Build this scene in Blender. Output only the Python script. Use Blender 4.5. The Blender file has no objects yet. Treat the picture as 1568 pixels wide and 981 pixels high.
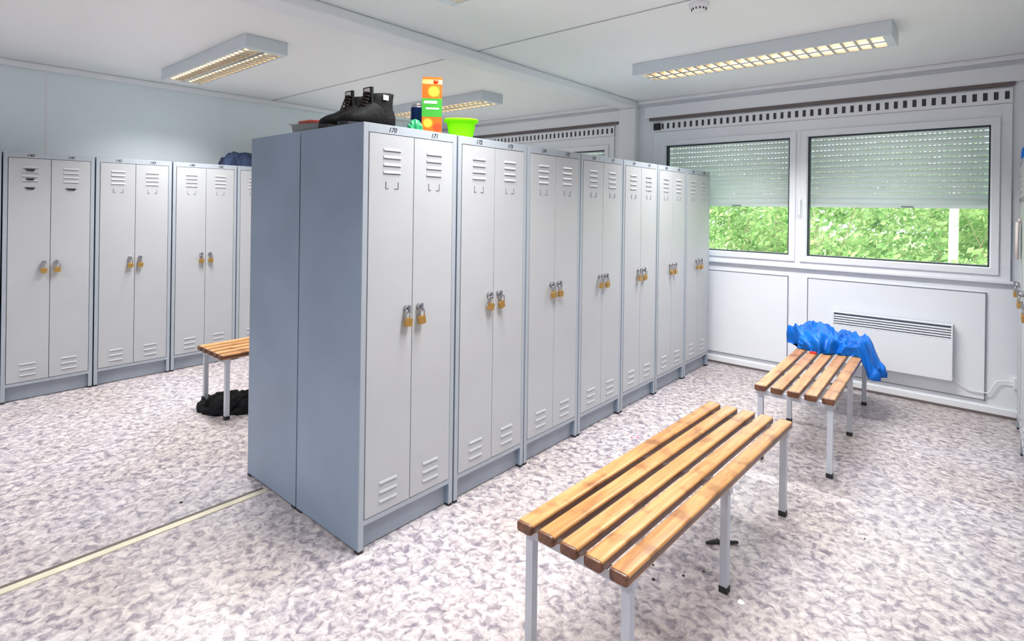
import bpy, bmesh, math, random
from mathutils import Vector, Matrix, noise
random.seed(7)
scene = bpy.context.scene
scene.view_settings.view_transform = 'Standard'
scene.view_settings.look = 'None'
scene.view_settings.exposure = 0.0

# ------------------------------------------------------------------ materials
def new_mat(name):
    m = bpy.data.materials.new(name); m.use_nodes = True
    nt = m.node_tree
    b = nt.nodes.get('Principled BSDF')
    return m, nt, b

def simple(name, col, rough=0.5, metal=0.0, emit=None, es=0.0, var=0.0, vscale=4.0, bump=0.0, bscale=60.0, spec=0.5, coords='Object'):
    m, nt, b = new_mat(name)
    b.inputs['Base Color'].default_value = (*col, 1)
    b.inputs['Roughness'].default_value = rough
    b.inputs['Metallic'].default_value = metal
    b.inputs['Specular IOR Level'].default_value = spec
    if emit:
        b.inputs['Emission Color'].default_value = (*emit, 1)
        b.inputs['Emission Strength'].default_value = es
    tc = nt.nodes.new('ShaderNodeTexCoord')
    if var > 0:
        n = nt.nodes.new('ShaderNodeTexNoise'); n.inputs['Scale'].default_value = vscale
        n.inputs['Detail'].default_value = 5
        nt.links.new(tc.outputs[coords], n.inputs['Vector'])
        r = nt.nodes.new('ShaderNodeValToRGB')
        r.color_ramp.elements[0].position = 0.3; r.color_ramp.elements[1].position = 0.7
        r.color_ramp.elements[0].color = (*[c * (1 - var) for c in col], 1)
        r.color_ramp.elements[1].color = (*[min(1, c * (1 + var)) for c in col], 1)
        nt.links.new(n.outputs['Fac'], r.inputs['Fac'])
        nt.links.new(r.outputs['Color'], b.inputs['Base Color'])
    if bump > 0:
        n2 = nt.nodes.new('ShaderNodeTexNoise'); n2.inputs['Scale'].default_value = bscale
        n2.inputs['Detail'].default_value = 3
        nt.links.new(tc.outputs[coords], n2.inputs['Vector'])
        bp = nt.nodes.new('ShaderNodeBump'); bp.inputs['Strength'].default_value = bump
        bp.inputs['Distance'].default_value = 0.01
        nt.links.new(n2.outputs['Fac'], bp.inputs['Height'])
        nt.links.new(bp.outputs['Normal'], b.inputs['Normal'])
    return m

M_wall = simple('wall_paint', (0.86, 0.895, 0.94), 0.55, var=0.01)
M_wall_left = simple('wall_paint_cool', (0.84, 0.925, 0.96), 0.5, var=0.01)
M_ceil = simple('ceiling_paint', (0.93, 0.95, 0.945), 0.42, var=0.01)
M_trim = simple('trim_white', (0.88, 0.90, 0.93), 0.4)
M_pvc = simple('window_pvc', (0.87, 0.90, 0.95), 0.3)
M_dark = simple('dark_gap', (0.015, 0.017, 0.02), 0.7)
M_slot = simple('slot_dark', (0.07, 0.07, 0.085), 0.7)
M_gasket = simple('gasket', (0.02, 0.03, 0.04), 0.5)
M_lineg = simple('grey_line', (0.22, 0.23, 0.27), 0.6)
M_brown = simple('brown_edge', (0.16, 0.13, 0.13), 0.6)
M_door = simple('locker_door_paint', (0.44, 0.455, 0.475), 0.36, var=0.03, vscale=2.5, bump=0.02, bscale=250)
M_frame = simple('locker_frame_paint', (0.36, 0.40, 0.45), 0.4, var=0.04, vscale=2.0, bump=0.02, bscale=250)
M_side_shade = simple('locker_side_shade', (0.25, 0.325, 0.43), 0.36, var=0.12, vscale=1.8, bump=0.02, bscale=200)  # same paint as the fronts, with their shade put into the colour
M_plinth = simple('locker_plinth_paint', (0.31, 0.35, 0.41), 0.5, var=0.08, vscale=5)
M_lshadow = simple('louver_slit_shade', (0.18, 0.19, 0.22), 0.6)  # grey that paints the shade below louver hoods
M_rub = simple('black_rubber', (0.02, 0.02, 0.022), 0.6)
M_brass = simple('brass', (0.52, 0.31, 0.09), 0.35, metal=0.75)
M_steel = simple('steel', (0.45, 0.45, 0.48), 0.25, metal=1.0)
M_leg = simple('bench_leg_paint', (0.55, 0.58, 0.65), 0.35, var=0.05, vscale=8)
M_ink = simple('ink', (0.01, 0.01, 0.015), 0.6)

def wood(name, c1, c2, c3, wear=0.65):
    m, nt, b = new_mat(name)
    tc = nt.nodes.new('ShaderNodeTexCoord')
    mp = nt.nodes.new('ShaderNodeMapping'); mp.inputs['Scale'].default_value = (22, 1.3, 22)
    nt.links.new(tc.outputs['Object'], mp.inputs['Vector'])
    n = nt.nodes.new('ShaderNodeTexNoise'); n.inputs['Scale'].default_value = 2.2; n.inputs['Detail'].default_value = 8
    n.inputs['Roughness'].default_value = 0.62; n.inputs['Distortion'].default_value = 0.5
    nt.links.new(mp.outputs['Vector'], n.inputs['Vector'])
    r = nt.nodes.new('ShaderNodeValToRGB')
    e = r.color_ramp.elements
    e[0].position = 0.32; e[0].color = (*c1, 1)
    e[1].position = 0.72; e[1].color = (*c3, 1)
    x = e.new(0.5); x.color = (*c2, 1)
    nt.links.new(n.outputs['Fac'], r.inputs['Fac'])
    # wear
    n2 = nt.nodes.new('ShaderNodeTexNoise'); n2.inputs['Scale'].default_value = 9; n2.inputs['Detail'].default_value = 7
    nt.links.new(tc.outputs['Object'], n2.inputs['Vector'])
    r2 = nt.nodes.new('ShaderNodeValToRGB')
    r2.color_ramp.elements[0].position = 0.33; r2.color_ramp.elements[0].color = (0.38, 0.28, 0.22, 1)
    r2.color_ramp.elements[1].position = 0.46; r2.color_ramp.elements[1].color = (1, 1, 1, 1)
    nt.links.new(n2.outputs['Fac'], r2.inputs['Fac'])
    mx = nt.nodes.new('ShaderNodeMix'); mx.data_type = 'RGBA'; mx.blend_type = 'MULTIPLY'
    mx.inputs['Factor'].default_value = wear
    nt.links.new(r.outputs['Color'], mx.inputs['A']); nt.links.new(r2.outputs['Color'], mx.inputs['B'])
    nt.links.new(mx.outputs['Result'], b.inputs['Base Color'])
    b.inputs['Roughness'].default_value = 0.28
    bp = nt.nodes.new('ShaderNodeBump'); bp.inputs['Strength'].default_value = 0.15; bp.inputs['Distance'].default_value = 0.004
    nt.links.new(n.outputs['Fac'], bp.inputs['Height']); nt.links.new(bp.outputs['Normal'], b.inputs['Normal'])
    return m
M_wood = wood('varnished_wood', (0.34, 0.145, 0.045), (0.50, 0.25, 0.085), (0.60, 0.35, 0.15))
M_woodend = wood('wood_end_grain', (0.08, 0.035, 0.022), (0.16, 0.065, 0.035), (0.24, 0.11, 0.05))

def floor_mat():
    m, nt, b = new_mat('mottled_vinyl')
    tc = nt.nodes.new('ShaderNodeTexCoord')
    n = nt.nodes.new('ShaderNodeTexNoise'); n.inputs['Scale'].default_value = 27; n.inputs['Detail'].default_value = 5
    n.inputs['Roughness'].default_value = 0.62; n.inputs['Distortion'].default_value = 0.7
    nt.links.new(tc.outputs['Object'], n.inputs['Vector'])
    r = nt.nodes.new('ShaderNodeValToRGB'); e = r.color_ramp.elements
    k = 0.85
    def cc(a, b_, c): return (a*k, b_*k, c*k, 1)
    e[0].position = 0.36; e[0].color = cc(0.29, 0.26, 0.315)
    e[1].position = 0.62; e[1].color = cc(0.77, 0.725, 0.725)
    a = e.new(0.43); a.color = cc(0.43, 0.39, 0.435)
    a = e.new(0.50); a.color = cc(0.60, 0.555, 0.575)
    nt.links.new(n.outputs['Fac'], r.inputs['Fac'])
    v = nt.nodes.new('ShaderNodeTexVoronoi'); v.inputs['Scale'].default_value = 50
    mpv = nt.nodes.new('ShaderNodeMix'); mpv.data_type = 'VECTOR'; mpv.inputs['Factor'].default_value = 0.06
    nt.links.new(tc.outputs['Object'], mpv.inputs['A']); nt.links.new(n.outputs['Color'], mpv.inputs['B'])
    nt.links.new(mpv.outputs['Result'], v.inputs['Vector'])
    sep = nt.nodes.new('ShaderNodeSeparateColor'); nt.links.new(v.outputs['Color'], sep.inputs['Color'])
    r3 = nt.nodes.new('ShaderNodeValToRGB')
    r3.color_ramp.elements[0].position = 0.0; r3.color_ramp.elements[0].color = (0.72, 0.70, 0.74, 1)
    r3.color_ramp.elements[1].position = 0.6; r3.color_ramp.elements[1].color = (1, 1, 1, 1)
    nt.links.new(sep.outputs['Red'], r3.inputs['Fac'])
    mx = nt.nodes.new('ShaderNodeMix'); mx.data_type = 'RGBA'; mx.blend_type = 'MULTIPLY'; mx.inputs['Factor'].default_value = 0.9
    nt.links.new(r.outputs['Color'], mx.inputs['A']); nt.links.new(r3.outputs['Color'], mx.inputs['B'])
    # large dirt tint
    n4 = nt.nodes.new('ShaderNodeTexNoise'); n4.inputs['Scale'].default_value = 1.1; n4.inputs['Detail'].default_value = 3
    nt.links.new(tc.outputs['Object'], n4.inputs['Vector'])
    r4 = nt.nodes.new('ShaderNodeValToRGB')
    r4.color_ramp.elements[0].position = 0.35; r4.color_ramp.elements[0].color = (0.94, 0.90, 0.84, 1)
    r4.color_ramp.elements[1].position = 0.6; r4.color_ramp.elements[1].color = (1, 1, 1, 1)
    nt.links.new(n4.outputs['Fac'], r4.inputs['Fac'])
    mx2 = nt.nodes.new('ShaderNodeMix'); mx2.data_type = 'RGBA'; mx2.blend_type = 'MULTIPLY'; mx2.inputs['Factor'].default_value = 1
    nt.links.new(mx.outputs['Result'], mx2.inputs['A']); nt.links.new(r4.outputs['Color'], mx2.inputs['B'])
    nt.links.new(mx2.outputs['Result'], b.inputs['Base Color'])
    b.inputs['Roughness'].default_value = 0.28
    bp = nt.nodes.new('ShaderNodeBump'); bp.inputs['Strength'].default_value = 0.06; bp.inputs['Distance'].default_value = 0.003
    nt.links.new(n.outputs['Fac'], bp.inputs['Height']); nt.links.new(bp.outputs['Normal'], b.inputs['Normal'])
    return m
M_floor = floor_mat()

def glass_mat():
    m = bpy.data.materials.new('window_glass'); m.use_nodes = True
    nt = m.node_tree; nt.nodes.clear()
    o = nt.nodes.new('ShaderNodeOutputMaterial'); t = nt.nodes.new('ShaderNodeBsdfTransparent')
    t.inputs['Color'].default_value = (0.97, 0.99, 0.98, 1)
    g = nt.nodes.new('ShaderNodeBsdfGlossy'); g.inputs['Roughness'].default_value = 0.02
    mx = nt.nodes.new('ShaderNodeMixShader'); mx.inputs['Fac'].default_value = 0.05
    nt.links.new(t.outputs[0], mx.inputs[1]); nt.links.new(g.outputs[0], mx.inputs[2]); nt.links.new(mx.outputs[0], o.inputs['Surface'])
    return m
M_glass = glass_mat()

def translucent(name, c1, c2, tr=0.5, scale=1.5, pos=(0.35, 0.65), rough=0.6, coords='Object'):
    m = bpy.data.materials.new(name); m.use_nodes = True
    nt = m.node_tree; nt.nodes.clear()
    o = nt.nodes.new('ShaderNodeOutputMaterial')
    tc = nt.nodes.new('ShaderNodeTexCoord')
    n = nt.nodes.new('ShaderNodeTexNoise'); n.inputs['Scale'].default_value = scale; n.inputs['Detail'].default_value = 6
    nt.links.new(tc.outputs[coords], n.inputs['Vector'])
    r = nt.nodes.new('ShaderNodeValToRGB')
    r.color_ramp.elements[0].position = pos[0]; r.color_ramp.elements[0].color = (*c1, 1)
    r.color_ramp.elements[1].position = pos[1]; r.color_ramp.elements[1].color = (*c2, 1)
    nt.links.new(n.outputs['Fac'], r.inputs['Fac'])
    d = nt.nodes.new('ShaderNodeBsdfDiffuse'); t = nt.nodes.new('ShaderNodeBsdfTranslucent')
    nt.links.new(r.outputs['Color'], d.inputs['Color']); nt.links.new(r.outputs['Color'], t.inputs['Color'])
    mx = nt.nodes.new('ShaderNodeMixShader'); mx.inputs['Fac'].default_value = tr
    nt.links.new(d.outputs[0], mx.inputs[1]); nt.links.new(t.outputs[0], mx.inputs[2]); nt.links.new(mx.outputs[0], o.inputs['Surface'])
    return m
M_leaf = translucent('leaves', (0.13, 0.28, 0.08), (0.52, 0.66, 0.30), 0.45, 2.6)
M_shut = translucent('shutter_plastic', (0.82, 0.84, 0.86), (0.86, 0.88, 0.89), 0.34, 2.0)

# ------------------------------------------------------------------ mesh builder
class MB:
    def __init__(self): self.v = []; self.f = []; self.m = []; self.s = []
    def box(self, x0, x1, y0, y1, z0, z1, mat=0):
        b = len(self.v)
        self.v += [(x0,y0,z0),(x1,y0,z0),(x1,y1,z0),(x0,y1,z0),(x0,y0,z1),(x1,y0,z1),(x1,y1,z1),(x0,y1,z1)]
        for q in [(0,3,2,1),(4,5,6,7),(0,1,5,4),(1,2,6,5),(2,3,7,6),(3,0,4,7)]:
            self.f.append(tuple(b+i for i in q)); self.m.append(mat); self.s.append(False)
    def prism(self, pts, axis, a0, a1, mat=0, smooth=False):
        # pts 2D polygon, extruded along axis
        b = len(self.v); n = len(pts)
        for a in (a0, a1):
            for p in pts:
                if axis == 'x': self.v.append((a, p[0], p[1]))
                elif axis == 'y': self.v.append((p[0], a, p[1]))
                else: self.v.append((p[0], p[1], a))
        self.f.append(tuple(b+i for i in reversed(range(n)))); self.m.append(mat); self.s.append(False)
        self.f.append(tuple(b+n+i for i in range(n))); self.m.append(mat); self.s.append(False)
        for i in range(n):
            j = (i+1) % n
            self.f.append((b+i, b+j, b+n+j, b+n+i)); self.m.append(mat); self.s.append(smooth)
    def tube(self, path, r, mat=0, n=10, cap=True):
        path = [Vector(p) for p in path]
        rs = r if isinstance(r, (list, tuple)) else [r]*len(path)
        b = len(self.v); ref = None
        for i, p in enumerate(path):
            if i == 0: t = path[1]-p
            elif i == len(path)-1: t = p-path[i-1]
            else: t = path[i+1]-path[i-1]
            t.normalize()
            if ref is None:
                ref = Vector((0,0,1)) if abs(t.z) < 0.9 else Vector((1,0,0))
            a = t.cross(ref).normalized(); c = a.cross(t).normalized(); ref = c
            for k in range(n):
                an = 2*math.pi*k/n
                q = p + (a*math.cos(an)+c*math.sin(an))*rs[i]
                self.v.append(tuple(q))
        for i in range(len(path)-1):
            for k in range(n):
                k2 = (k+1) % n
                self.f.append((b+i*n+k, b+i*n+k2, b+(i+1)*n+k2, b+(i+1)*n+k)); self.m.append(mat); self.s.append(True)
        if cap:
            self.f.append(tuple(b+k for k in reversed(range(n)))); self.m.append(mat); self.s.append(False)
            e = b+(len(path)-1)*n
            self.f.append(tuple(e+k for k in range(n))); self.m.append(mat); self.s.append(False)
    def lathe(self, prof, mat=0, n=32, c=(0,0)):
        b = len(self.v)
        for r, z in prof:
            for k in range(n):
                an = 2*math.pi*k/n
                self.v.append((c[0]+r*math.cos(an), c[1]+r*math.sin(an), z))
        for i in range(len(prof)-1):
            for k in range(n):
                k2 = (k+1) % n
                self.f.append((b+i*n+k, b+i*n+k2, b+(i+1)*n+k2, b+(i+1)*n+k)); self.m.append(mat); self.s.append(True)
    def mesh(self, name, mats):
        me = bpy.data.meshes.new(name)
        me.from_pydata(self.v, [], self.f)
        for m in mats: me.materials.append(m)
        me.polygons.foreach_set('material_index', self.m)
        me.polygons.foreach_set('use_smooth', self.s)
        me.update()
        bm = bmesh.new(); bm.from_mesh(me); bmesh.ops.recalc_face_normals(bm, faces=bm.faces); bm.to_mesh(me); bm.free()
        return me
    def obj(self, name, mats, bevel=0.0, seg=1, parent=None):
        o = add_obj(name, self.mesh(name, mats), parent)
        if bevel > 0: add_bevel(o, bevel, seg)
        return o

def add_obj(name, me, parent=None):
    o = bpy.data.objects.new(name, me); scene.collection.objects.link(o)
    if parent: o.parent = parent
    return o
def add_bevel(o, w, seg=1):
    b = o.modifiers.new('bevel', 'BEVEL'); b.width = w; b.segments = seg; b.limit_method = 'ANGLE'; b.angle_limit = math.radians(50)

# ------------------------------------------------------------------ room constants
XL, XR, YB, YF, H = -5.92, 0.72, -2.0, 5.28, 2.57

b = MB(); b.box(XL-0.15, XR+0.15, YB-0.15, YF+0.15, -0.10, 0.0); b.obj('floor', [M_floor])
b = MB(); b.box(XL-0.15, XR+0.15, YB-0.15, YF+0.15, H, H+0.1); b.obj('ceiling', [M_ceil])
b = MB(); b.box(XL-0.15, XL, YB-0.15, YF+0.15, 0, H); b.obj('wall_left', [M_wall_left])
b = MB(); b.box(XR, XR+0.15, YB-0.15, YF+0.15, 0, H); b.obj('wall_right', [M_wall])
b = MB(); b.box(XL, XR, YB-0.15, YB, 0, H); b.obj('wall_back', [M_wall])
OPEN = [(-5.817, -3.08), (-2.61, 0.127)]
ZB, ZT = 0.97, 2.235
b = MB()
b.box(XL, XR, YF, YF+0.15, 0, ZB); b.box(XL, XR, YF, YF+0.15, ZT, H)
b.box(XL, OPEN[0][0], YF, YF+0.15, ZB, ZT); b.box(OPEN[0][1], OPEN[1][0], YF, YF+0.15, ZB, ZT); b.box(OPEN[1][1], XR, YF, YF+0.15, ZB, ZT)
b.obj('wall_window', [M_wall])

# trims ------------------------------------------------------------
b = MB(); b.box(-2.98, -2.79, YB, YF, 2.505, H); b.obj('trim_1', [M_trim], 0.012, 3)      # module joint beam
b = MB(); b.box(-2.98, -2.79, 5.19, YF, 0, 2.505); b.obj('trim_2', [M_trim], 0.01, 2)      # column
b = MB(); b.box(XL, XL+0.045, YB, YF, H-0.05, H); b.obj('trim_3', [M_trim], 0.01, 2)
b = MB()
b.box(-2.79, XR, YF-0.05, YF, H-0.035, H); b.box(XL+0.045, -2.98, YF-0.05, YF, H-0.035, H)
b.obj('trim_4', [M_trim], 0.008, 2)
for i, (x0, x1) in enumerate([(-2.79, XR), (XL, -2.98)]):
    b = MB(); b.box(x0, x1, 2.832, 2.848, H-0.004, H, 0); b.box(x0, x1, 2.836, 2.840, H-0.006, H-0.004, 1)
    b.obj('trim_%d' % (5+i), [M_trim, M_lineg])
b = MB()
for y in (-0.45, 0.95, 2.35, 3.75):
    b.box(XL, XL+0.004, y, y+0.012, 1.7, H-0.05, 0)
b.obj('trim_7', [M_trim])
# soffit band + dark lip above the grilles
for i, (x0, x1) in enumerate(OPEN):
    b = MB()
    b.box(x0-0.10, x1+0.08 if i == 0 else XR, YF-0.03, YF, 2.385, 2.50, 0)
    b.box(x0-0.05, x1+0.04 if i == 0 else x1+0.01, YF-0.035, YF, 2.358, 2.385, 1)
    b.obj('trim_%d' % (8+i), [M_trim, M_brown])
b = MB()
b.box(XL, -2.98, YF-0.015, YF, 0, 0.06, 0); b.box(-2.79, XR, YF-0.015, YF, 0, 0.06, 0)
b.box(XL, -2.98, YF-0.02, YF-0.015, 0, 0.018, 1); b.box(-2.79, XR, YF-0.02, YF-0.015, 0, 0.018, 1)
b.obj('baseboard_window', [M_trim, M_brown])
b = MB(); b.box(XL, XL+0.015, YB, YF, 0, 0.06); b.obj('baseboard_left', [M_trim])
b = MB(); b.box(XR-0.015, XR, YB, YF, 0, 0.06); b.obj('baseboard_right', [M_trim])

# floor joint strip
M_strip = simple('floor_strip_metal', (0.68, 0.63, 0.49), 0.3, metal=0.15, var=0.15, vscale=6)
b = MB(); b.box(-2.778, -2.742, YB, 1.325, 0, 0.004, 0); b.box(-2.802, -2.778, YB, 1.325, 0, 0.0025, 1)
b.obj('floor_joint_strip', [M_strip, simple('strip_groove', (0.12, 0.10, 0.085), 0.6)])  # second part is the dark groove along the strip

# panels below windows
def line_frame(b, x0, x1, z0, z1, y, w=0.008, mat=0):
    b.box(x0, x1, y-0.002, y, z0, z0+w, mat); b.box(x0, x1, y-0.002, y, z1-w, z1, mat)
    b.box(x0, x0+w, y-0.002, y, z0, z1, mat); b.box(x1-w, x1, y-0.002, y, z0, z1, mat)
b = MB()
for s in (0, -3.207):
    for (x0, x1) in ((-2.48, -1.32), (-1.17, 0.0)):
        b.box(x0+s, x1+s, YF-0.012, YF, 0.10, 0.88, 0)
        line_frame(b, x0+s, x1+s, 0.10, 0.88, YF-0.012, 0.007, 1)
b.obj('trim_10', [M_wall, M_lineg], 0.0)

# windows -----------------------------------------------------------
def build_window(idx, s):
    x0, x1 = -2.61+s, 0.127+s
    g = [(-2.475+s, -1.3216+s), (-1.1766+s, 0.012+s)]
    zb, zt = 1.065, 2.09
    ya, yb = YF-0.02, YF+0.06
    b = MB()
    b.box(x0, x1, ya, yb, ZB, zb, 0); b.box(x0, x1, ya, yb, zt, ZT, 0)
    b.box(x0, g[0][0], ya, yb, zb, zt, 0); b.box(g[0][1], g[1][0], ya, yb, zb, zt, 0); b.box(g[1][1], x1, ya, yb, zb, zt, 0)
    for (a, c) in g:
        w = 0.052; yy = ya-0.014
        b.box(a-w, c+w, yy, ya, zb-w, zb-0.006, 0); b.box(a-w, c+w, yy, ya, zt+0.006, zt+w, 0)
        b.box(a-w, a-0.006, yy, ya, zb-0.006, zt+0.006, 0); b.box(c+0.006, c+w, yy, ya, zb-0.006, zt+0.006, 0)
        k = 0.010
        b.box(a, c, ya+0.01, yb-0.01, zb, zb+k, 1); b.box(a, c, ya+0.01, yb-0.01, zt-k, zt, 1)
        b.box(a, a+k, ya+0.01, yb-0.01, zb, zt, 1); b.box(c-k, c, ya+0.01, yb-0.01, zb, zt, 1)
        b.box(a+k, c-k, YF+0.018, YF+0.022, zb+k, zt-k, 2)
    # sill nose
    b.box(x0-0.02, x1+0.02, YF-0.035, YF-0.02, 0.955, 0.975, 0)
    # handle
    hx = (g[0][1]+g[1][0])/2+0.02
    b.box(hx-0.012, hx+0.012, ya-0.026, ya-0.014, 1.50, 1.57, 0)
    b.box(hx-0.008, hx+0.008, ya-0.05, ya-0.026, 1.525, 1.545, 0)
    b.box(hx-0.009, hx+0.009, ya-0.056, ya-0.044, 1.42, 1.545, 0)
    b.obj('window_%d' % idx, [M_pvc, M_gasket, M_glass], 0.003, 1)
    # roller shutters : curved slats
    for (a, c) in g:
        sh = MB(); z = 2.20; pitch = 0.046
        while z > 1.52:
            zl = z-pitch
            yb0 = YF+0.075
            pts = []
            for k in range(6):
                t = k/5; pts.append((yb0-0.010*math.sin(math.pi*t), zl+0.0035+(pitch-0.0035)*t))
            pts2 = [(p[0]+0.005, p[1]) for p in reversed(pts)]
            sh.prism(pts+pts2, 'x', a-0.02, c+0.02, 0, True)
            # perforated light gap: small bridges
            if z > 1.62:
                n = int((c-a)/0.030)
                for q in range(n):
                    xx = a+0.030*q
                    sh.box(xx, xx+0.013, yb0, yb0+0.005, zl, zl+0.004, 0)
            else:
                sh.box(a-0.02, c+0.02, yb0+0.001, yb0+0.005, zl-0.001, zl+0.005, 0)
            z = zl
        sh.box(a-0.02, c+0.02, YF+0.066, YF+0.086, 1.485, z+0.004, 0)
        sh.box((a+c)/2+0.06, (a+c)/2+0.14, YF+0.060, YF+0.066, 1.49, 1.50, 1)
        sh.obj('roller_shutter', [M_shut, M_lineg])
    # ventilation grille
    v = MB()
    za, zc = 2.238, 2.345
    v.box(x0, x1, YF-0.006, YF, za, zc, 1)
    v.box(x0, x1, YF-0.016, YF-0.006, za, za+0.028, 0); v.box(x0, x1, YF-0.016, YF-0.006, zc-0.022, zc, 0)
    n = 46; p = (x1-x0)/n
    for k in range(n+1):
        xx = x0+p*k
        v.box(max(x0, xx-p*0.28), min(x1, xx+p*0.28), YF-0.016, YF-0.006, za+0.028, zc-0.022, 0)
    if idx == 2:
        v.box(x0+0.0, x0+0.07, YF-0.035, YF-0.016, za+0.02, zc-0.02, 2)
    v.obj('ventilation_grille', [M_trim, M_slot, M_dark])
build_window(1, -3.207)
build_window(2, 0.0)

# ------------------------------------------------------------------ lockers
W, D, HL = 0.53, 0.51, 1.80
def padlock(b, x, z, tilt=0.0):
    # latch boss
    b.tube([(x, -0.002, z+0.042), (x, -0.022, z+0.042)], 0.014, 3, 14)
    b.box(x-0.005, x+0.005, -0.032, -0.018, z+0.024, z+0.058, 3)
    pts = []
    for k in range(9):
        a = math.pi*k/8
        pts.append((x+0.0115*math.cos(a)+tilt*0.3, -0.024, z+0.016+0.018*math.sin(a)))
    pts = [(pts[0][0], -0.024, z-0.006)] + pts + [(pts[-1][0], -0.024, z-0.006)]
    b.tube(pts, 0.0034, 3, 8)
    ct, st = math.cos(tilt*6), math.sin(tilt*6)
    i0 = len(b.v)
    c = 0.004
    w, h = 0.019, 0.036
    pp = [(x-w, z-h+c), (x-w+c, z-h), (x+w-c, z-h), (x+w, z-h+c), (x+w, z-c), (x+w-c, z), (x-w+c, z), (x-w, z-c)]
    b.prism(pp, 'y', -0.032, -0.016, 2)
    for i in range(i0, len(b.v)):
        vx, vy, vz = b.v[i]; dx, dz = vx-x, vz-z
        b.v[i] = (x+dx*ct-dz*st, vy, z+dx*st+dz*ct)
def louver(b, x0, x1, z, mat=1):
    # pressed hood, open at the bottom
    b.prism([(-0.002, z+0.013), (-0.0062, z+0.004), (-0.0062, z), (-0.002, z)], 'x', x0, x1, mat)
    b.box(x0+0.003, x1-0.003, -0.0028, -0.002, z-0.003, z, 8)  # grey strip painted as the hood's shadow
def locker_mesh(name, broken=0, torn=False):
    b = MB()   # mats: 0 frame,1 door,2 brass,3 steel,4 rubber,5 dark,6 shaded side,7 plinth,8 slit shade
    t = 0.024
    # outer shell
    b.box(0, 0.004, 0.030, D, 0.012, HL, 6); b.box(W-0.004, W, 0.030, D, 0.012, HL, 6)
    b.box(0.004, W-0.004, D-0.004, D, 0.012, HL, 6); b.box(0.004, W-0.004, 0.030, D-0.004, HL-0.004, HL, 0)
    # feet (posts): front skin in frame colour, flank in the shaded side colour
    for xa, xb in ((0, t), (W-t, W)):
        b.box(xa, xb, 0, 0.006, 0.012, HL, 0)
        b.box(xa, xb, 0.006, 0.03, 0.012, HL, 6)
        b.box(xa, xb, 0, 0.03, 0, 0.012, 4); b.box(xa, xb, D-0.04, D, 0, 0.012, 4)
    b.box(t, W-t, 0, 0.03, 1.762, HL, 0)
    b.box(t, W-t, 0, 0.05, 0.112, 0.134, 0)
    b.box(t, W-t, 0.03, 0.034, 0.004, 0.112, 7)
    # black sheet standing in for the shade behind door gaps
    b.box(t, W-t, 0.016, 0.02, 0.134, 1.762, 5)
    g = 0.0034; mid = W/2
    doors = [(t+g, mid-g/2), (mid+g/2, W-t-g)]
    for di, (xa, xb) in enumerate(doors):
        b.box(xa, xb, -0.002, 0.014, 0.134+g, 1.762-g, 1)
        c = (xa+xb)/2; hw = 0.046
        for k in range(4):
            louver(b, c-hw, c+hw, 1.688-0.0325*k)
        for k in range(3):
            louver(b, c-hw, c+hw, 0.258-0.040*k)
        if torn:
            # bent-open louvres / torn card slots
            for (zz, ww) in (((1.681, 0.030), (1.614, 0.026), (1.548, 0.030)) if di == 0 else ((1.548, 0.034),)):
                b.prism([(c-ww, zz), (c-ww*0.6, zz-0.014), (c+ww*0.6, zz-0.016), (c+ww, zz)], 'y', -0.0075, -0.0015, 5)
        # card holder bracket
        z0, z1 = 1.525, 1.556; w = 0.034
        if not torn:
            b.box(c-w, c-w+0.003, -0.0045, -0.002, z0, z1, 8); b.box(c+w-0.003, c+w, -0.0045, -0.002, z0, z1, 8)
            b.box(c-w, c-w+0.016, -0.004, -0.002, z0, z0+0.003, 8); b.box(c+w-0.022, c+w, -0.004, -0.002, z0, z0+0.003, 8)
        x = mid-0.036 if di == 0 else mid+0.036
        padlock(b, x, 0.955, 0.02*(1 if di else -1)*(1+broken))
    return b.mesh(name, [M_frame, M_door, M_brass, M_steel, M_rub, M_dark, M_side_shade, M_plinth, M_lshadow])
LM = [locker_mesh('locker_mesh_a', 0), locker_mesh('locker_mesh_b', 1.5), locker_mesh('locker_mesh_c', -1.7), locker_mesh('locker_mesh_d', 0.6, True)]
cnt = [0]
def place_locker(x, y, rot, nums=None, var=None):
    o = add_obj('metal_locker', LM[cnt[0] % 3 if var is None else var]); cnt[0] += 1
    o.location = (x, y, 0); o.rotation_euler = (0, 0, math.radians(rot))
    add_bevel(o, 0.0015, 1)
    if nums:
        for k, nn in enumerate(nums):
            c = bpy.data.curves.new('number_label', 'FONT'); c.body = nn; c.size = 0.029; c.extrude = 0.0003; c.offset = 0.0004
            c.shear = 0.3; c.align_x = 'CENTER'; c.materials.append(M_ink)
            t = bpy.data.objects.new('number_label', c); scene.collection.objects.link(t); t.parent = o
            t.location = (0.145+0.24*k, -0.0008, 1.771); t.rotation_euler = (math.pi/2, 0, 0)
    return o
P = 0.54
Y0 = 1.336
for i in range(7):
    place_locker(-1.965, Y0+P*i, 90, (str(170+2*i), str(171+2*i)))
for i in range(7):
    place_locker(-2.995, Y0+W+P*i, -90, (str(155+2*i), str(156+2*i)))
for i in range(-2, 8):
    y = 0.62+P*i
    if y+W < 5.2: place_locker(-5.30, y, 90, (str(140+2*i), str(141+2*i)), 3 if i == 0 else None)
for i in range(3):
    place_locker(0.163, 5.09-P*i, -90, (str(196-2*i), str(197-2*i)))

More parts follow.
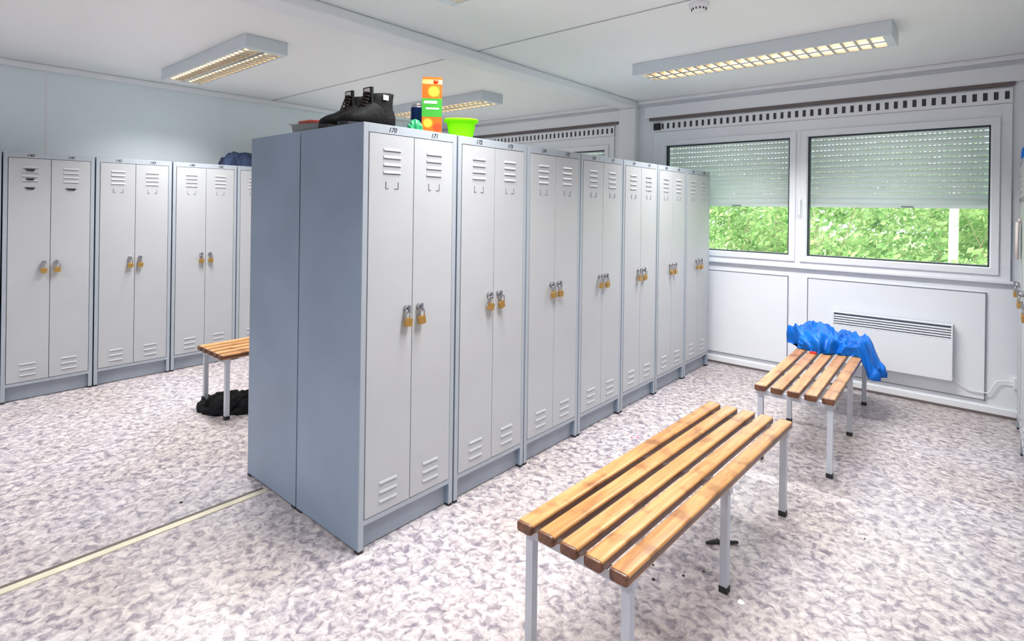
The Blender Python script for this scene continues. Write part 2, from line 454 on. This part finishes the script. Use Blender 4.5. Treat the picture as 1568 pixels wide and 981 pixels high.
# ------------------------------------------------------------------ benches
def bench(cx, cy, L, rot, Wd=0.41, Ht=0.44):
    b = MB()  # 0 wood 1 end 2 leg 3 rubber
    sw, gap, th = 0.062, 0.025, 0.034
    n = 5; x0 = -Wd/2
    for k in range(n):
        xa = x0+k*(sw+gap); xb = xa+sw
        # cross-section rounded
        r = 0.008; prof = []
        for (px, pz, a0) in ((xb-r, Ht-r, 0), (xa+r, Ht-r, 90), (xa+r, Ht-th+r, 180), (xb-r, Ht-th+r, 270)):
            for j in range(5):
                a = math.radians(a0+90*j/4); prof.append((px+r*math.cos(a), pz+r*math.sin(a)))
        b0 = len(b.v); m = len(prof)
        cxs, czs = (xa+xb)/2, Ht-th/2
        ys = [(-L/2, 0.86, 1), (-L/2+0.003, 0.95, 1), (-L/2+0.010, 1, 1), (-L/2+0.03, 1, 0), (0, 1, 0), (L/2-0.02, 1, 0), (L/2-0.007, 1, 1), (L/2-0.002, 0.95, 1), (L/2, 0.86, 1)]
        for (yy, sc, _) in ys:
            for p in prof: b.v.append((cxs+(p[0]-cxs)*sc, yy, czs+(p[1]-czs)*sc))
        for i in range(len(ys)-1):
            mt = 1 if (i < 2 or i >= len(ys)-3) else 0
            for j in range(m):
                j2 = (j+1) % m
                b.f.append((b0+i*m+j, b0+i*m+j2, b0+(i+1)*m+j2, b0+(i+1)*m+j)); b.m.append(1 if j in (9, 19) else mt); b.s.append(True)
        b.f.append(tuple(b0+j for j in range(m))); b.m.append(1); b.s.append(False)
        e = b0+(len(ys)-1)*m
        b.f.append(tuple(e+j for j in range(m))); b.m.append(1); b.s.append(False)
    zu = Ht-th
    lw = 0.028
    for yy in (-L/2+0.05, 0.0, L/2-0.05):
        b.box(-Wd/2+0.004, Wd/2-0.004, yy-lw/2, yy+lw/2, zu-0.028, zu, 2)
        for xx in (-Wd/2+0.012, Wd/2-0.012-lw):
            b.box(xx, xx+lw, yy-lw/2, yy+lw/2, 0.02, zu-0.028, 2)
            b.box(xx-0.002, xx+lw+0.002, yy-lw/2-0.002, yy+lw/2+0.002, 0.0, 0.024, 3)
    o = b.obj('wooden_bench', [M_wood, M_woodend, M_leg, M_rub])
    o.location = (cx, cy, 0); o.rotation_euler = (0, 0, math.radians(rot))
    return o
bench(-0.926, 2.145, 1.54, -1.5)
bench(-0.845, 4.16, 1.56, 2.0)
bench(-4.045, 2.30, 1.54, 0.0)

# ------------------------------------------------------------------ light fixtures
M_house = simple('fixture_housing', (0.70, 0.77, 0.82), 0.35)
M_louv = simple('louver_aluminium', (0.80, 0.74, 0.66), 0.22, metal=0.9)
M_tube = simple('fluorescent_tube', (0.9, 0.9, 0.85), 0.3, emit=(1.0, 0.86, 0.64), es=3.2)
def fixture(xa, xb, ya, yb, power):
    root = bpy.data.objects.new('ceiling_light_fixture', None); scene.collection.objects.link(root)
    root.location = ((xa+xb)/2, (ya+yb)/2, H)
    L, Wd, Hh = xb-xa, yb-ya, 0.09
    b = MB(); t = 0.012
    b.box(-L/2, L/2, -Wd/2, -Wd/2+t, -Hh, 0, 0); b.box(-L/2, L/2, Wd/2-t, Wd/2, -Hh, 0, 0)
    b.box(-L/2, -L/2+0.05, -Wd/2+t, Wd/2-t, -Hh, 0, 0); b.box(L/2-0.05, L/2, -Wd/2+t, Wd/2-t, -Hh, 0, 0)
    b.box(-L/2+0.05, L/2-0.05, -Wd/2+t, Wd/2-t, -0.008, 0, 1)
    b.obj('housing', [M_house, M_louv], 0.003, 1, root)
    b = MB()
    x0, x1 = -L/2+0.05, L/2-0.05
    # longitudinal parabolic ridges
    for yc in (-Wd/2+t+0.004, 0, Wd/2-t-0.004):
        b.prism([(yc-0.016, -Hh+0.002), (yc+0.016, -Hh+0.002), (yc+0.002, -0.045), (yc-0.002, -0.045)] if yc == 0 else
                [(yc-0.004, -Hh+0.002), (yc+0.004, -Hh+0.002), (yc+0.001, -0.045), (yc-0.001, -0.045)], 'x', x0, x1, 0)
    n = 22
    for k in range(1, n):
        xx = x0+(x1-x0)*k/n
        b.prism([(xx-0.009, -Hh+0.003), (xx+0.009, -Hh+0.003), (xx+0.001, -0.045), (xx-0.001, -0.045)], 'y', -Wd/2+t, Wd/2-t, 0)
    b.obj('louver', [M_louv], 0, 1, root)
    b = MB()
    for yc in (-0.065, 0.065):
        b.tube([(x0+0.01, yc, -0.030), (x1-0.01, yc, -0.030)], 0.010, 0, 12)
    b.obj('tubes', [M_tube], 0, 1, root)
    ld = bpy.data.lights.new('lamp', 'AREA'); ld.shape = 'RECTANGLE'; ld.size = L-0.12; ld.size_y = Wd-0.04
    ld.energy = power; ld.color = (1.0, 0.985, 0.97); ld.spread = math.radians(130)
    lo = bpy.data.objects.new('lamp', ld); scene.collection.objects.link(lo); lo.parent = root
    lo.location = (0, 0, -Hh-0.001)
    return root
for (xa, xb) in ((-2.10, -0.43), (-5.30, -3.70)):
    for (ya, yb) in ((3.85, 4.14), (1.60, 1.89), (-0.65, -0.36)):  # last row is unseen, added behind the camera as fill light
        if xa > -3 and 1 < ya < 2: ya, yb = 1.66, 1.95
        fixture(xa, xb, ya, yb, (46 if xa > -3 else 44) if ya > 0 else 30)

# smoke detector
b = MB()
b.lathe([(0.0, H-0.045), (0.025, H-0.045), (0.035, H-0.038), (0.037, H-0.028), (0.05, H-0.024), (0.055, H-0.010), (0.055, H)], 0, 32, (-1.2, 2.93))
for k in range(12):
    a = 2*math.pi*k/12; cx, cy = -1.2+0.037*math.cos(a), 2.93+0.037*math.sin(a)
    b.box(cx-0.003, cx+0.003, cy-0.003, cy+0.003, H-0.036, H-0.026, 1)
b.obj('smoke_detector', [M_trim, M_dark])

# ------------------------------------------------------------------ convector radiator
b = MB()
xa, xb, za, zb_ = -0.965, -0.185, 0.215, 0.628
M_rad = simple('radiator_white', (0.86, 0.89, 0.93), 0.35)
b.box(xa, xb, YF-0.075, YF-0.016, za, zb_-0.115, 0)
b.box(xa, xa+0.01, YF-0.075, YF-0.016, zb_-0.115, zb_, 0); b.box(xb-0.01, xb, YF-0.075, YF-0.016, zb_-0.115, zb_, 0)
b.box(xa+0.01, xb-0.01, YF-0.045, YF-0.016, zb_-0.115, zb_-0.004, 1)
b.box(xa+0.01, xb-0.01, YF-0.075, YF-0.045, zb_-0.010, zb_, 0)
for k in range(5):
    z = zb_-0.028-0.019*k
    b.box(xa+0.01, xb-0.01, YF-0.075, YF-0.045, z-0.010, z+0.001, 0)
b.tube([(xb-0.03, YF-0.03, 0.27), (xb+0.03, YF-0.03, 0.20), (xb+0.10, YF-0.022, 0.155), (xb+0.20, YF-0.022, 0.16), (xb+0.25, YF-0.022, 0.26), (xb+0.30, YF-0.022, 0.27), (xb+0.345, YF-0.02, 0.26)], 0.004, 3, 8)
b.box(xb+0.335, xb+0.375, YF-0.035, YF-0.002, 0.22, 0.30, 3)
b.obj('convector_radiator', [M_rad, simple('radiator_slot', (0.25, 0.28, 0.36), 0.6), M_lineg, M_trim], 0.002, 1)

# ------------------------------------------------------------------ cloth heaps
def cloth(name, mat, cx, cy, ax, ay, base_fn, h_fn, seed, amp=0.02, freq=7.0, rot=0.0, sub=6, power=0.6):
    bm = bmesh.new(); bmesh.ops.create_icosphere(bm, subdivisions=sub, radius=1)
    off = Vector((seed*3.1, seed*1.7, seed*0.9)); cr, sr = math.cos(rot), math.sin(rot)
    for v in bm.verts:
        p = v.co.copy()
        nn = noise.noise(Vector((p.x*1.6, p.y*1.6, 0))+off)
        nn2 = noise.noise(Vector((p.x*3.5, p.y*3.5, 5))+off)
        k = 1+0.28*nn+0.16*nn2
        lx, ly = ax*p.x*k, ay*p.y*k
        x, y = cx+lx*cr-ly*sr, cy+lx*sr+ly*cr
        q = Vector((x*1.4+y*0.7, (y-x*0.5)*0.5, p.z*0.12))*freq+off
        w = noise.noise_vector(q*0.5)*0.9
        r1 = 1-3.0*(noise.noise(q+w)**2+0.006)**0.5; r2 = 1-3.0*(noise.noise(q*2.0+w*1.6)**2+0.008)**0.5
        r3 = 1-3.0*(noise.noise(q*3.7+w*2.2)**2+0.012)**0.5
        fold = amp*(0.60*r1+0.34*r2+0.08*r3)
        up = max(p.z, 0.0)**power
        base = base_fn(x, y)
        z = base+up*h_fn(x, y)*(1+0.3*noise.noise(Vector((x, y, 0))*freq*0.6+off))
        e = 1-abs(p.z)
        if p.z > 0: z += fold*min(1, up*1.6)
        z = max(z, base)
        x += p.x*fold*e*0.6; y += p.y*fold*e*0.6
        v.co = (x, y, z+0.001)
    for f in bm.faces: f.smooth = True
    me = bpy.data.meshes.new(name); bm.to_mesh(me); bm.free(); me.materials.append(mat)
    return add_obj(name, me)
def ss(a, b_, x):
    t = max(0, min(1, (x-a)/(b_-a))); return t*t*(3-2*t)
M_blue = simple('blue_nylon', (0.0, 0.125, 0.54), 0.42, var=0.3, vscale=9, spec=0.3)
M_navy = simple('navy_fabric', (0.012, 0.025, 0.07), 0.8, var=0.3, vscale=15)
M_black = simple('black_fabric', (0.006, 0.006, 0.008), 0.7, var=0.3, vscale=15, spec=0.2)
cloth('blue_jacket', M_blue, -0.85, 4.67, 0.32, 0.235,
      lambda x, y: 0.442-0.15*ss(-0.68, -0.57, x), lambda x, y: 0.085+0.07*ss(-0.7, -1.1, x), 3, 0.060, 8.0, -0.1)
b = MB(); b.box(-0.02, 0.02, -0.012, 0.012, 0, 0.012); o = b.obj('red_tag', [simple('red_plastic', (0.75, 0.02, 0.02), 0.4)], 0.003, 2)
o.location = (-0.93, 4.385, 0.441)
cloth('black_bag', M_black, -4.06, 1.70, 0.22, 0.15, lambda x, y: 0.0, lambda x, y: 0.085, 9, 0.05, 9.0, 0.6)
cloth('navy_sweater', M_navy, -5.55, 2.42, 0.17, 0.24, lambda x, y: 1.80, lambda x, y: 0.13, 5, 0.03, 8.0)
cloth('green_plastic_bag', simple('green_film', (0.02, 0.25, 0.10), 0.25), -2.095, 1.71, 0.034, 0.04, lambda x, y: 1.80, lambda x, y: 0.06, 2, 0.012, 22.0, sub=5)

# ------------------------------------------------------------------ boots
M_boot = simple('boot_leather', (0.007, 0.007, 0.008), 0.75, var=0.4, vscale=30, spec=0.2, bump=0.4, bscale=35)
M_lace = simple('dark_lace', (0.03, 0.015, 0.012), 0.8); M_lab = simple('white_label', (0.75, 0.75, 0.75), 0.6)
def boot(x, y, rot, name='black_boot'):
    b = MB(); n = 20
    def ring(cy, w, z0, z1, sq=2.4, tip=0):
        r = []
        for k in range(n):
            a = 2*math.pi*k/n; c, s = math.cos(a), math.sin(a)
            px = w*math.copysign(abs(c)**(2/sq), c); pz = (z0+z1)/2+(z1-z0)/2*math.copysign(abs(s)**(2/sq), s)
            r.append((px, cy, pz))
        return r
    def skin(rings, mat, cap=True):
        b0 = len(b.v)
        for r in rings: b.v.extend(r)
        for i in range(len(rings)-1):
            for k in range(n):
                k2 = (k+1) % n
                b.f.append((b0+i*n+k, b0+i*n+k2, b0+(i+1)*n+k2, b0+(i+1)*n+k)); b.m.append(mat); b.s.append(True)
        if cap:
            b.f.append(tuple(b0+k for k in range(n))); b.m.append(mat); b.s.append(True)
            e = b0+(len(rings)-1)*n; b.f.append(tuple(e+k for k in range(n))); b.m.append(mat); b.s.append(True)
    # local: toe -y, heel +y
    L = 0.30
    S = [(0.0, 0.018, 0.04), (0.012, 0.036, 0.055), (0.04, 0.048, 0.072), (0.08, 0.052, 0.088), (0.12, 0.051, 0.112), (0.155, 0.050, 0.14), (0.19, 0.048, 0.15), (0.23, 0.046, 0.14), (0.275, 0.040, 0.12), (0.293, 0.026, 0.10)]
    skin([ring(-L/2+s, w, 0.018, h) for s, w, h in S], 0)
    # sole outline
    sole = [(-L/2+s, w+0.004) for s, w, h in S]; sole = [(-L/2-0.004, 0.014)]+sole+[(L/2-0.003, 0.016)]
    pts = [(w, yy) for yy, w in sole]+[(-w, yy) for yy, w in reversed(sole)]
    b.prism(pts, 'z', 0, 0.024, 1)
    # shaft
    rings = []
    for z, cy, rx, ry in ((0.07, 0.060, 0.046, 0.082), (0.10, 0.060, 0.047, 0.080), (0.13, 0.062, 0.049, 0.074), (0.155, 0.066, 0.051, 0.070), (0.175, 0.070, 0.053, 0.070), (0.180, 0.070, 0.047, 0.064), (0.15, 0.068, 0.042, 0.058), (0.11, 0.068, 0.038, 0.05)):
        rings.append([(rx*math.cos(2*math.pi*k/n), cy+ry*math.sin(2*math.pi*k/n), z+(0.008*math.sin(2*math.pi*k/n) if z > 0.15 else 0)) for k in range(n)])
    skin(rings, 0)
    # tongue + laces
    b.prism([(-0.034, 0.09), (0.034, 0.09), (0.030, 0.200), (-0.030, 0.200)], 'y', -0.006, 0.006, 0)
    for k in range(6):
        z = 0.095+0.015*k; yy = -0.040+0.006*k
        b.tube([(-0.028, yy+0.004, z), (0, yy-0.006, z+0.006), (0.028, yy+0.004, z)], 0.004, 2, 6)
    b.box(-0.020, 0.020, -0.009, -0.006, 0.172, 0.194, 3)
    b.box(0.0505, 0.055, 0.045, 0.075, 0.145, 0.168, 3)
    o = b.obj(name, [M_boot, M_rub, M_lace, M_lab])
    o.location = (x, y, HL); o.rotation_euler = (0, 0, math.radians(rot))
boot(-2.335, 1.505, 0); boot(-2.19, 1.51, 3)

# juice carton
b = MB()
w, d, h = 0.048, 0.032, 0.245
b.box(-w, w, -d, d, 0, h, 0)
b.prism([(-d, h), (d, h), (0.004, h+0.028), (-0.004, h+0.028)], 'x', -w, w, 0)
b.box(-w, w, -0.003, 0.003, h+0.028, h+0.040, 0)
e = 0.0006
b.box(-w-e, w+e, -d-e, d+e, 0.085, 0.175, 1)
b.box(-w*0.8, w*0.5, -d-2*e, -d-e, 0.150, 0.163, 3); b.box(-w*0.6, w*0.7, -d-2*e, -d-e, 0.122, 0.130, 3)
def disc(cx, cz, r, yy, mat, k0=0, k1=24):
    pts = [(cx+r*math.cos(2*math.pi*k/24), cz+r*math.sin(2*math.pi*k/24)) for k in range(k0, k1)]
    b.prism(pts, 'y', yy-0.0006, yy, mat)
disc(0.008, 0.208, 0.030, -d, 2); disc(0.008, 0.208, 0.024, -d-0.0006, 4)
disc(-0.020, 0.055, 0.025, -d, 2); disc(-0.020, 0.055, 0.020, -d-0.0006, 4); disc(0.026, 0.035, 0.020, -d, 5)
b.box(0.030, 0.034, -d-0.001, -d, 0.17, 0.235, 1)
b.tube([(0.018, -0.018, h+0.006), (0.018, -0.026, h+0.022)], 0.012, 5, 16)
o = b.obj('juice_carton', [simple('carton_orange', (0.80, 0.11, 0.005), 0.4), simple('carton_green', (0.04, 0.30, 0.03), 0.4), simple('fruit_rim', (0.85, 0.25, 0.01), 0.4),
                           simple('carton_white', (0.8, 0.8, 0.75), 0.4), simple('fruit_flesh', (0.85, 0.40, 0.04), 0.4), simple('fruit_red', (0.72, 0.05, 0.01), 0.4)])
o.location = (-2.075, 1.80, HL); o.rotation_euler = (0, 0, math.radians(48))
# can
b = MB()
b.lathe([(0, 0.002), (0.022, 0.0), (0.026, 0.004), (0.032, 0.014)], 1, 32)
b.lathe([(0.032, 0.014), (0.0325, 0.05), (0.0325, 0.148)], 0, 32)
b.lathe([(0.0325, 0.148), (0.027, 0.160), (0.028, 0.165), (0.025, 0.166), (0.024, 0.160), (0, 0.160)], 1, 32)
b.box(-0.008, 0.008, -0.018, 0.004, 0.161, 0.163, 1)
o = b.obj('drink_can', [simple('can_blue', (0.01, 0.04, 0.16), 0.25, metal=0.5), M_steel]); o.location = (-2.20, 1.81, HL)
# green tub
b = MB()
def tub(prof, n=48):
    b0 = len(b.v)
    for r, z in prof:
        for k in range(n):
            a = 2*math.pi*k/n; c, s = math.cos(a), math.sin(a)
            b.v.append((r*math.copysign(abs(c)**0.7, c), r*0.85*math.copysign(abs(s)**0.7, s), z))
    for i in range(len(prof)-1):
        for k in range(n):
            k2 = (k+1) % n
            b.f.append((b0+i*n+k, b0+i*n+k2, b0+(i+1)*n+k2, b0+(i+1)*n+k)); b.m.append(0); b.s.append(True)
    b.f.append(tuple(b0+k for k in range(n))); b.m.append(0); b.s.append(True)
tub([(0.055, 0.0), (0.060, 0.006), (0.074, 0.084), (0.086, 0.087), (0.088, 0.092), (0.085, 0.097), (0.073, 0.095), (0.058, 0.010), (0.01, 0.008)])
M_lime = translucent('lime_plastic', (0.26, 0.72, 0.01), (0.32, 0.80, 0.02), 0.5, 3)
o = b.obj('plastic_tub', [M_lime]); o.location = (-2.06, 1.985, HL); o.rotation_euler = (0, 0, math.radians(45))
# clear food tray
b = MB()
b.prism([(-0.05, 0), (0.05, 0), (0.065, 0.045), (-0.065, 0.045)], 'x', -0.085, 0.085, 0)
b.box(-0.092, 0.092, -0.072, 0.072, 0.045, 0.050, 0)
for k in range(4):
    b.tube([(-0.06, -0.035+0.024*k, 0.060), (0, -0.03+0.022*k, 0.066), (0.06, -0.035+0.024*k, 0.060)], 0.010, 1, 8)
M_clear = simple('clear_plastic', (0.85, 0.88, 0.90), 0.1); M_clear.node_tree.nodes['Principled BSDF'].inputs['Transmission Weight'].default_value = 0.7
o = b.obj('food_tray', [M_clear, simple('sausage_red', (0.45, 0.08, 0.05), 0.4)]); o.location = (-2.58, 1.46, HL); o.rotation_euler = (0, 0, math.radians(20))

# things on / by right lockers
cloth('blue_cap', M_blue, 0.30, 4.75, 0.11, 0.12, lambda x, y: 1.80, lambda x, y: 0.11, 4, 0.01, 9, sub=5)
b = MB()
pts = []
n = 14
for i in range(n+1):
    yy = -0.07+0.14*i/n; pts.append((-0.012+0.006*math.sin(i*1.9), yy))
pp = pts+[(p[0]+0.004, p[1]) for p in reversed(pts)]
b.prism(pp, 'z', 1.17, 1.40, 0, True)
b.tube([(0.0, -0.03, 1.40), (0.0, 0, 1.42), (0.0, 0.03, 1.40)], 0.006, 0, 8)
o = b.obj('hanging_towel', [simple('pale_cloth', (0.75, 0.66, 0.64), 0.9, bump=0.2)]); o.location = (0.152, 4.72, 0)

# floor litter
b = MB()
b.tube([(-0.07, 0.0, 0.008), (-0.03, 0.006, 0.010), (0.02, 0.0, 0.010), (0.07, 0.004, 0.008)], [0.006, 0.009, 0.009, 0.006], 0, 8)
b.tube([(0.0, -0.03, 0.006), (-0.01, 0.03, 0.006)], 0.005, 0, 8)
o = b.obj('black_strap', [M_rub]); o.location = (-0.86, 2.43, 0.0); o.rotation_euler = (0, 0, math.radians(42))
b = MB()
def crumb(x, y, r, mat=0):
    n = 6
    pts = [(x+r*random.uniform(0.6, 1.2)*math.cos(2*math.pi*k/n), y+r*random.uniform(0.6, 1.2)*math.sin(2*math.pi*k/n)) for k in range(n)]
    b.prism(pts, 'z', 0.0, 0.003, mat)
for (x, y, r, m) in [(-0.98, 2.02, 0.010, 0), (-1.02, 2.10, 0.006, 0), (-0.90, 2.12, 0.007, 0), (-0.85, 2.2, 0.005, 0), (-0.68, 2.12, 0.016, 1), (-1.28, 1.9, 0.008, 1),
                     (-1.70, 3.17, 0.010, 2), (-1.67, 3.20, 0.008, 2), (-1.74, 3.20, 0.006, 2), (-2.95, 1.0, 0.008, 0), (-0.4, 2.9, 0.004, 0)]:
    crumb(x, y, r, m)
b.obj('floor_crumbs', [M_dark, simple('paper_bit', (0.85, 0.88, 0.9), 0.8), simple('pink_bit', (0.8, 0.15, 0.2), 0.7)])

# ------------------------------------------------------------------ outside
M_grass = simple('grass', (0.26, 0.40, 0.13), 0.9, var=0.4, vscale=2.0)
b = MB(); b.box(-40, 30, YF+0.16, 60, -0.6, -0.5); b.obj('ground_lawn', [M_grass])
verts = []; faces = []
def leaf(p, s):
    a = Vector((random.gauss(0, 1), random.gauss(0, 1), random.gauss(0, 1))).normalized()
    c = a.orthogonal().normalized(); d = a.cross(c)
    b0 = len(verts)
    for k in (c*s, d*s*0.55, -c*s, -d*s*0.55): verts.append(tuple(p+k))
    faces.append((b0, b0+1, b0+2, b0+3))
for k in range(520):
    cx = random.uniform(-17, 5); cy = random.uniform(9.6, 16); cz = random.uniform(-0.3, 2.4)
    r = random.uniform(0.3, 0.8)
    for j in range(230):
        v = Vector((random.gauss(0, 1), random.gauss(0, 1), random.gauss(0, 0.8)))*r*0.5
        leaf(Vector((cx, cy, cz))+v, random.uniform(0.03, 0.075))
for k in range(90):
    cx = random.uniform(-24, 6); cy = random.uniform(16, 19); cz = random.uniform(-0.3, 2.2)
    for j in range(150):
        v = Vector((random.gauss(0, 1), random.gauss(0, 1), random.gauss(0, 0.8)))*0.5
        leaf(Vector((cx, cy, cz))+v, random.uniform(0.08, 0.16))
nleaf = len(faces)
# twigs and stems are part of the same hedge
def stick(p, q, r0, r1, n=5):
    p, q = Vector(p), Vector(q); t = (q-p).normalized(); a = t.orthogonal().normalized(); c = t.cross(a)
    b0 = len(verts)
    for (o_, r) in ((p, r0), (q, r1)):
        for k in range(n):
            an = 2*math.pi*k/n; verts.append(tuple(o_+(a*math.cos(an)+c*math.sin(an))*r))
    for k in range(n): faces.append((b0+k, b0+(k+1) % n, b0+n+(k+1) % n, b0+n+k))
for k in range(44):
    x = random.uniform(-15, 4); y = random.uniform(9.8, 13)
    base = Vector((x, y, -0.5))
    for j in range(4):
        top = base+Vector((random.uniform(-1.0, 1.0), random.uniform(-.4, .4), random.uniform(1.8, 3.4)))
        midp = base.lerp(top, 0.4)+Vector((random.uniform(-.15, .15), 0, 0))
        stick(base, midp, 0.018, 0.012); stick(midp, top, 0.012, 0.004)
nst = len(faces)
for (p, q, r0, r1) in (((-0.38, 10.2, -0.5), (-0.36, 10.2, 2.5), 0.065, 0.055), ((-0.36, 10.2, 2.5), (-0.42, 10.2, 6), 0.055, 0.04)): stick(p, q, r0, r1, 12)
me = bpy.data.meshes.new('hedge'); me.from_pydata(verts, [], faces)
for m in (M_leaf, simple('bark', (0.34, 0.28, 0.18), 0.9), simple('birch_bark', (0.50, 0.50, 0.43), 0.8, var=0.3, vscale=14)): me.materials.append(m)
me.polygons.foreach_set('material_index', [0]*nleaf+[1]*(nst-nleaf)+[2]*(len(faces)-nst))
add_obj('garden_hedge', me)

sun = bpy.data.lights.new('sun', 'SUN'); sun.energy = 5.5; sun.angle = math.radians(1.5); sun.color = (1, 0.96, 0.88)
so = bpy.data.objects.new('sun', sun); scene.collection.objects.link(so)
so.rotation_euler = Vector((0.25, 0.75, -0.8)).to_track_quat('-Z', 'Y').to_euler()
w = bpy.data.worlds.new('World'); scene.world = w; w.use_nodes = True
bg = w.node_tree.nodes['Background']; bg.inputs['Color'].default_value = (0.88, 0.94, 1.0, 1); bg.inputs['Strength'].default_value = 4.4

# ------------------------------------------------------------------ camera
cam = bpy.data.cameras.new('camera'); co = bpy.data.objects.new('camera', cam); scene.collection.objects.link(co)
cam.sensor_fit = 'HORIZONTAL'; cam.sensor_width = 36.0; cam.lens = 36.0*847/1568
cam.shift_y = -(490.5-316)/1568
cam.clip_start = 0.02; cam.clip_end = 200
R = Matrix.Rotation(math.radians(40.7), 4, 'Z') @ Matrix.Rotation(math.radians(90), 4, 'X') @ Matrix.Rotation(math.radians(0.77), 4, 'Z')
co.matrix_world = Matrix.Translation((0, 0, 1.456)) @ R
scene.camera = co
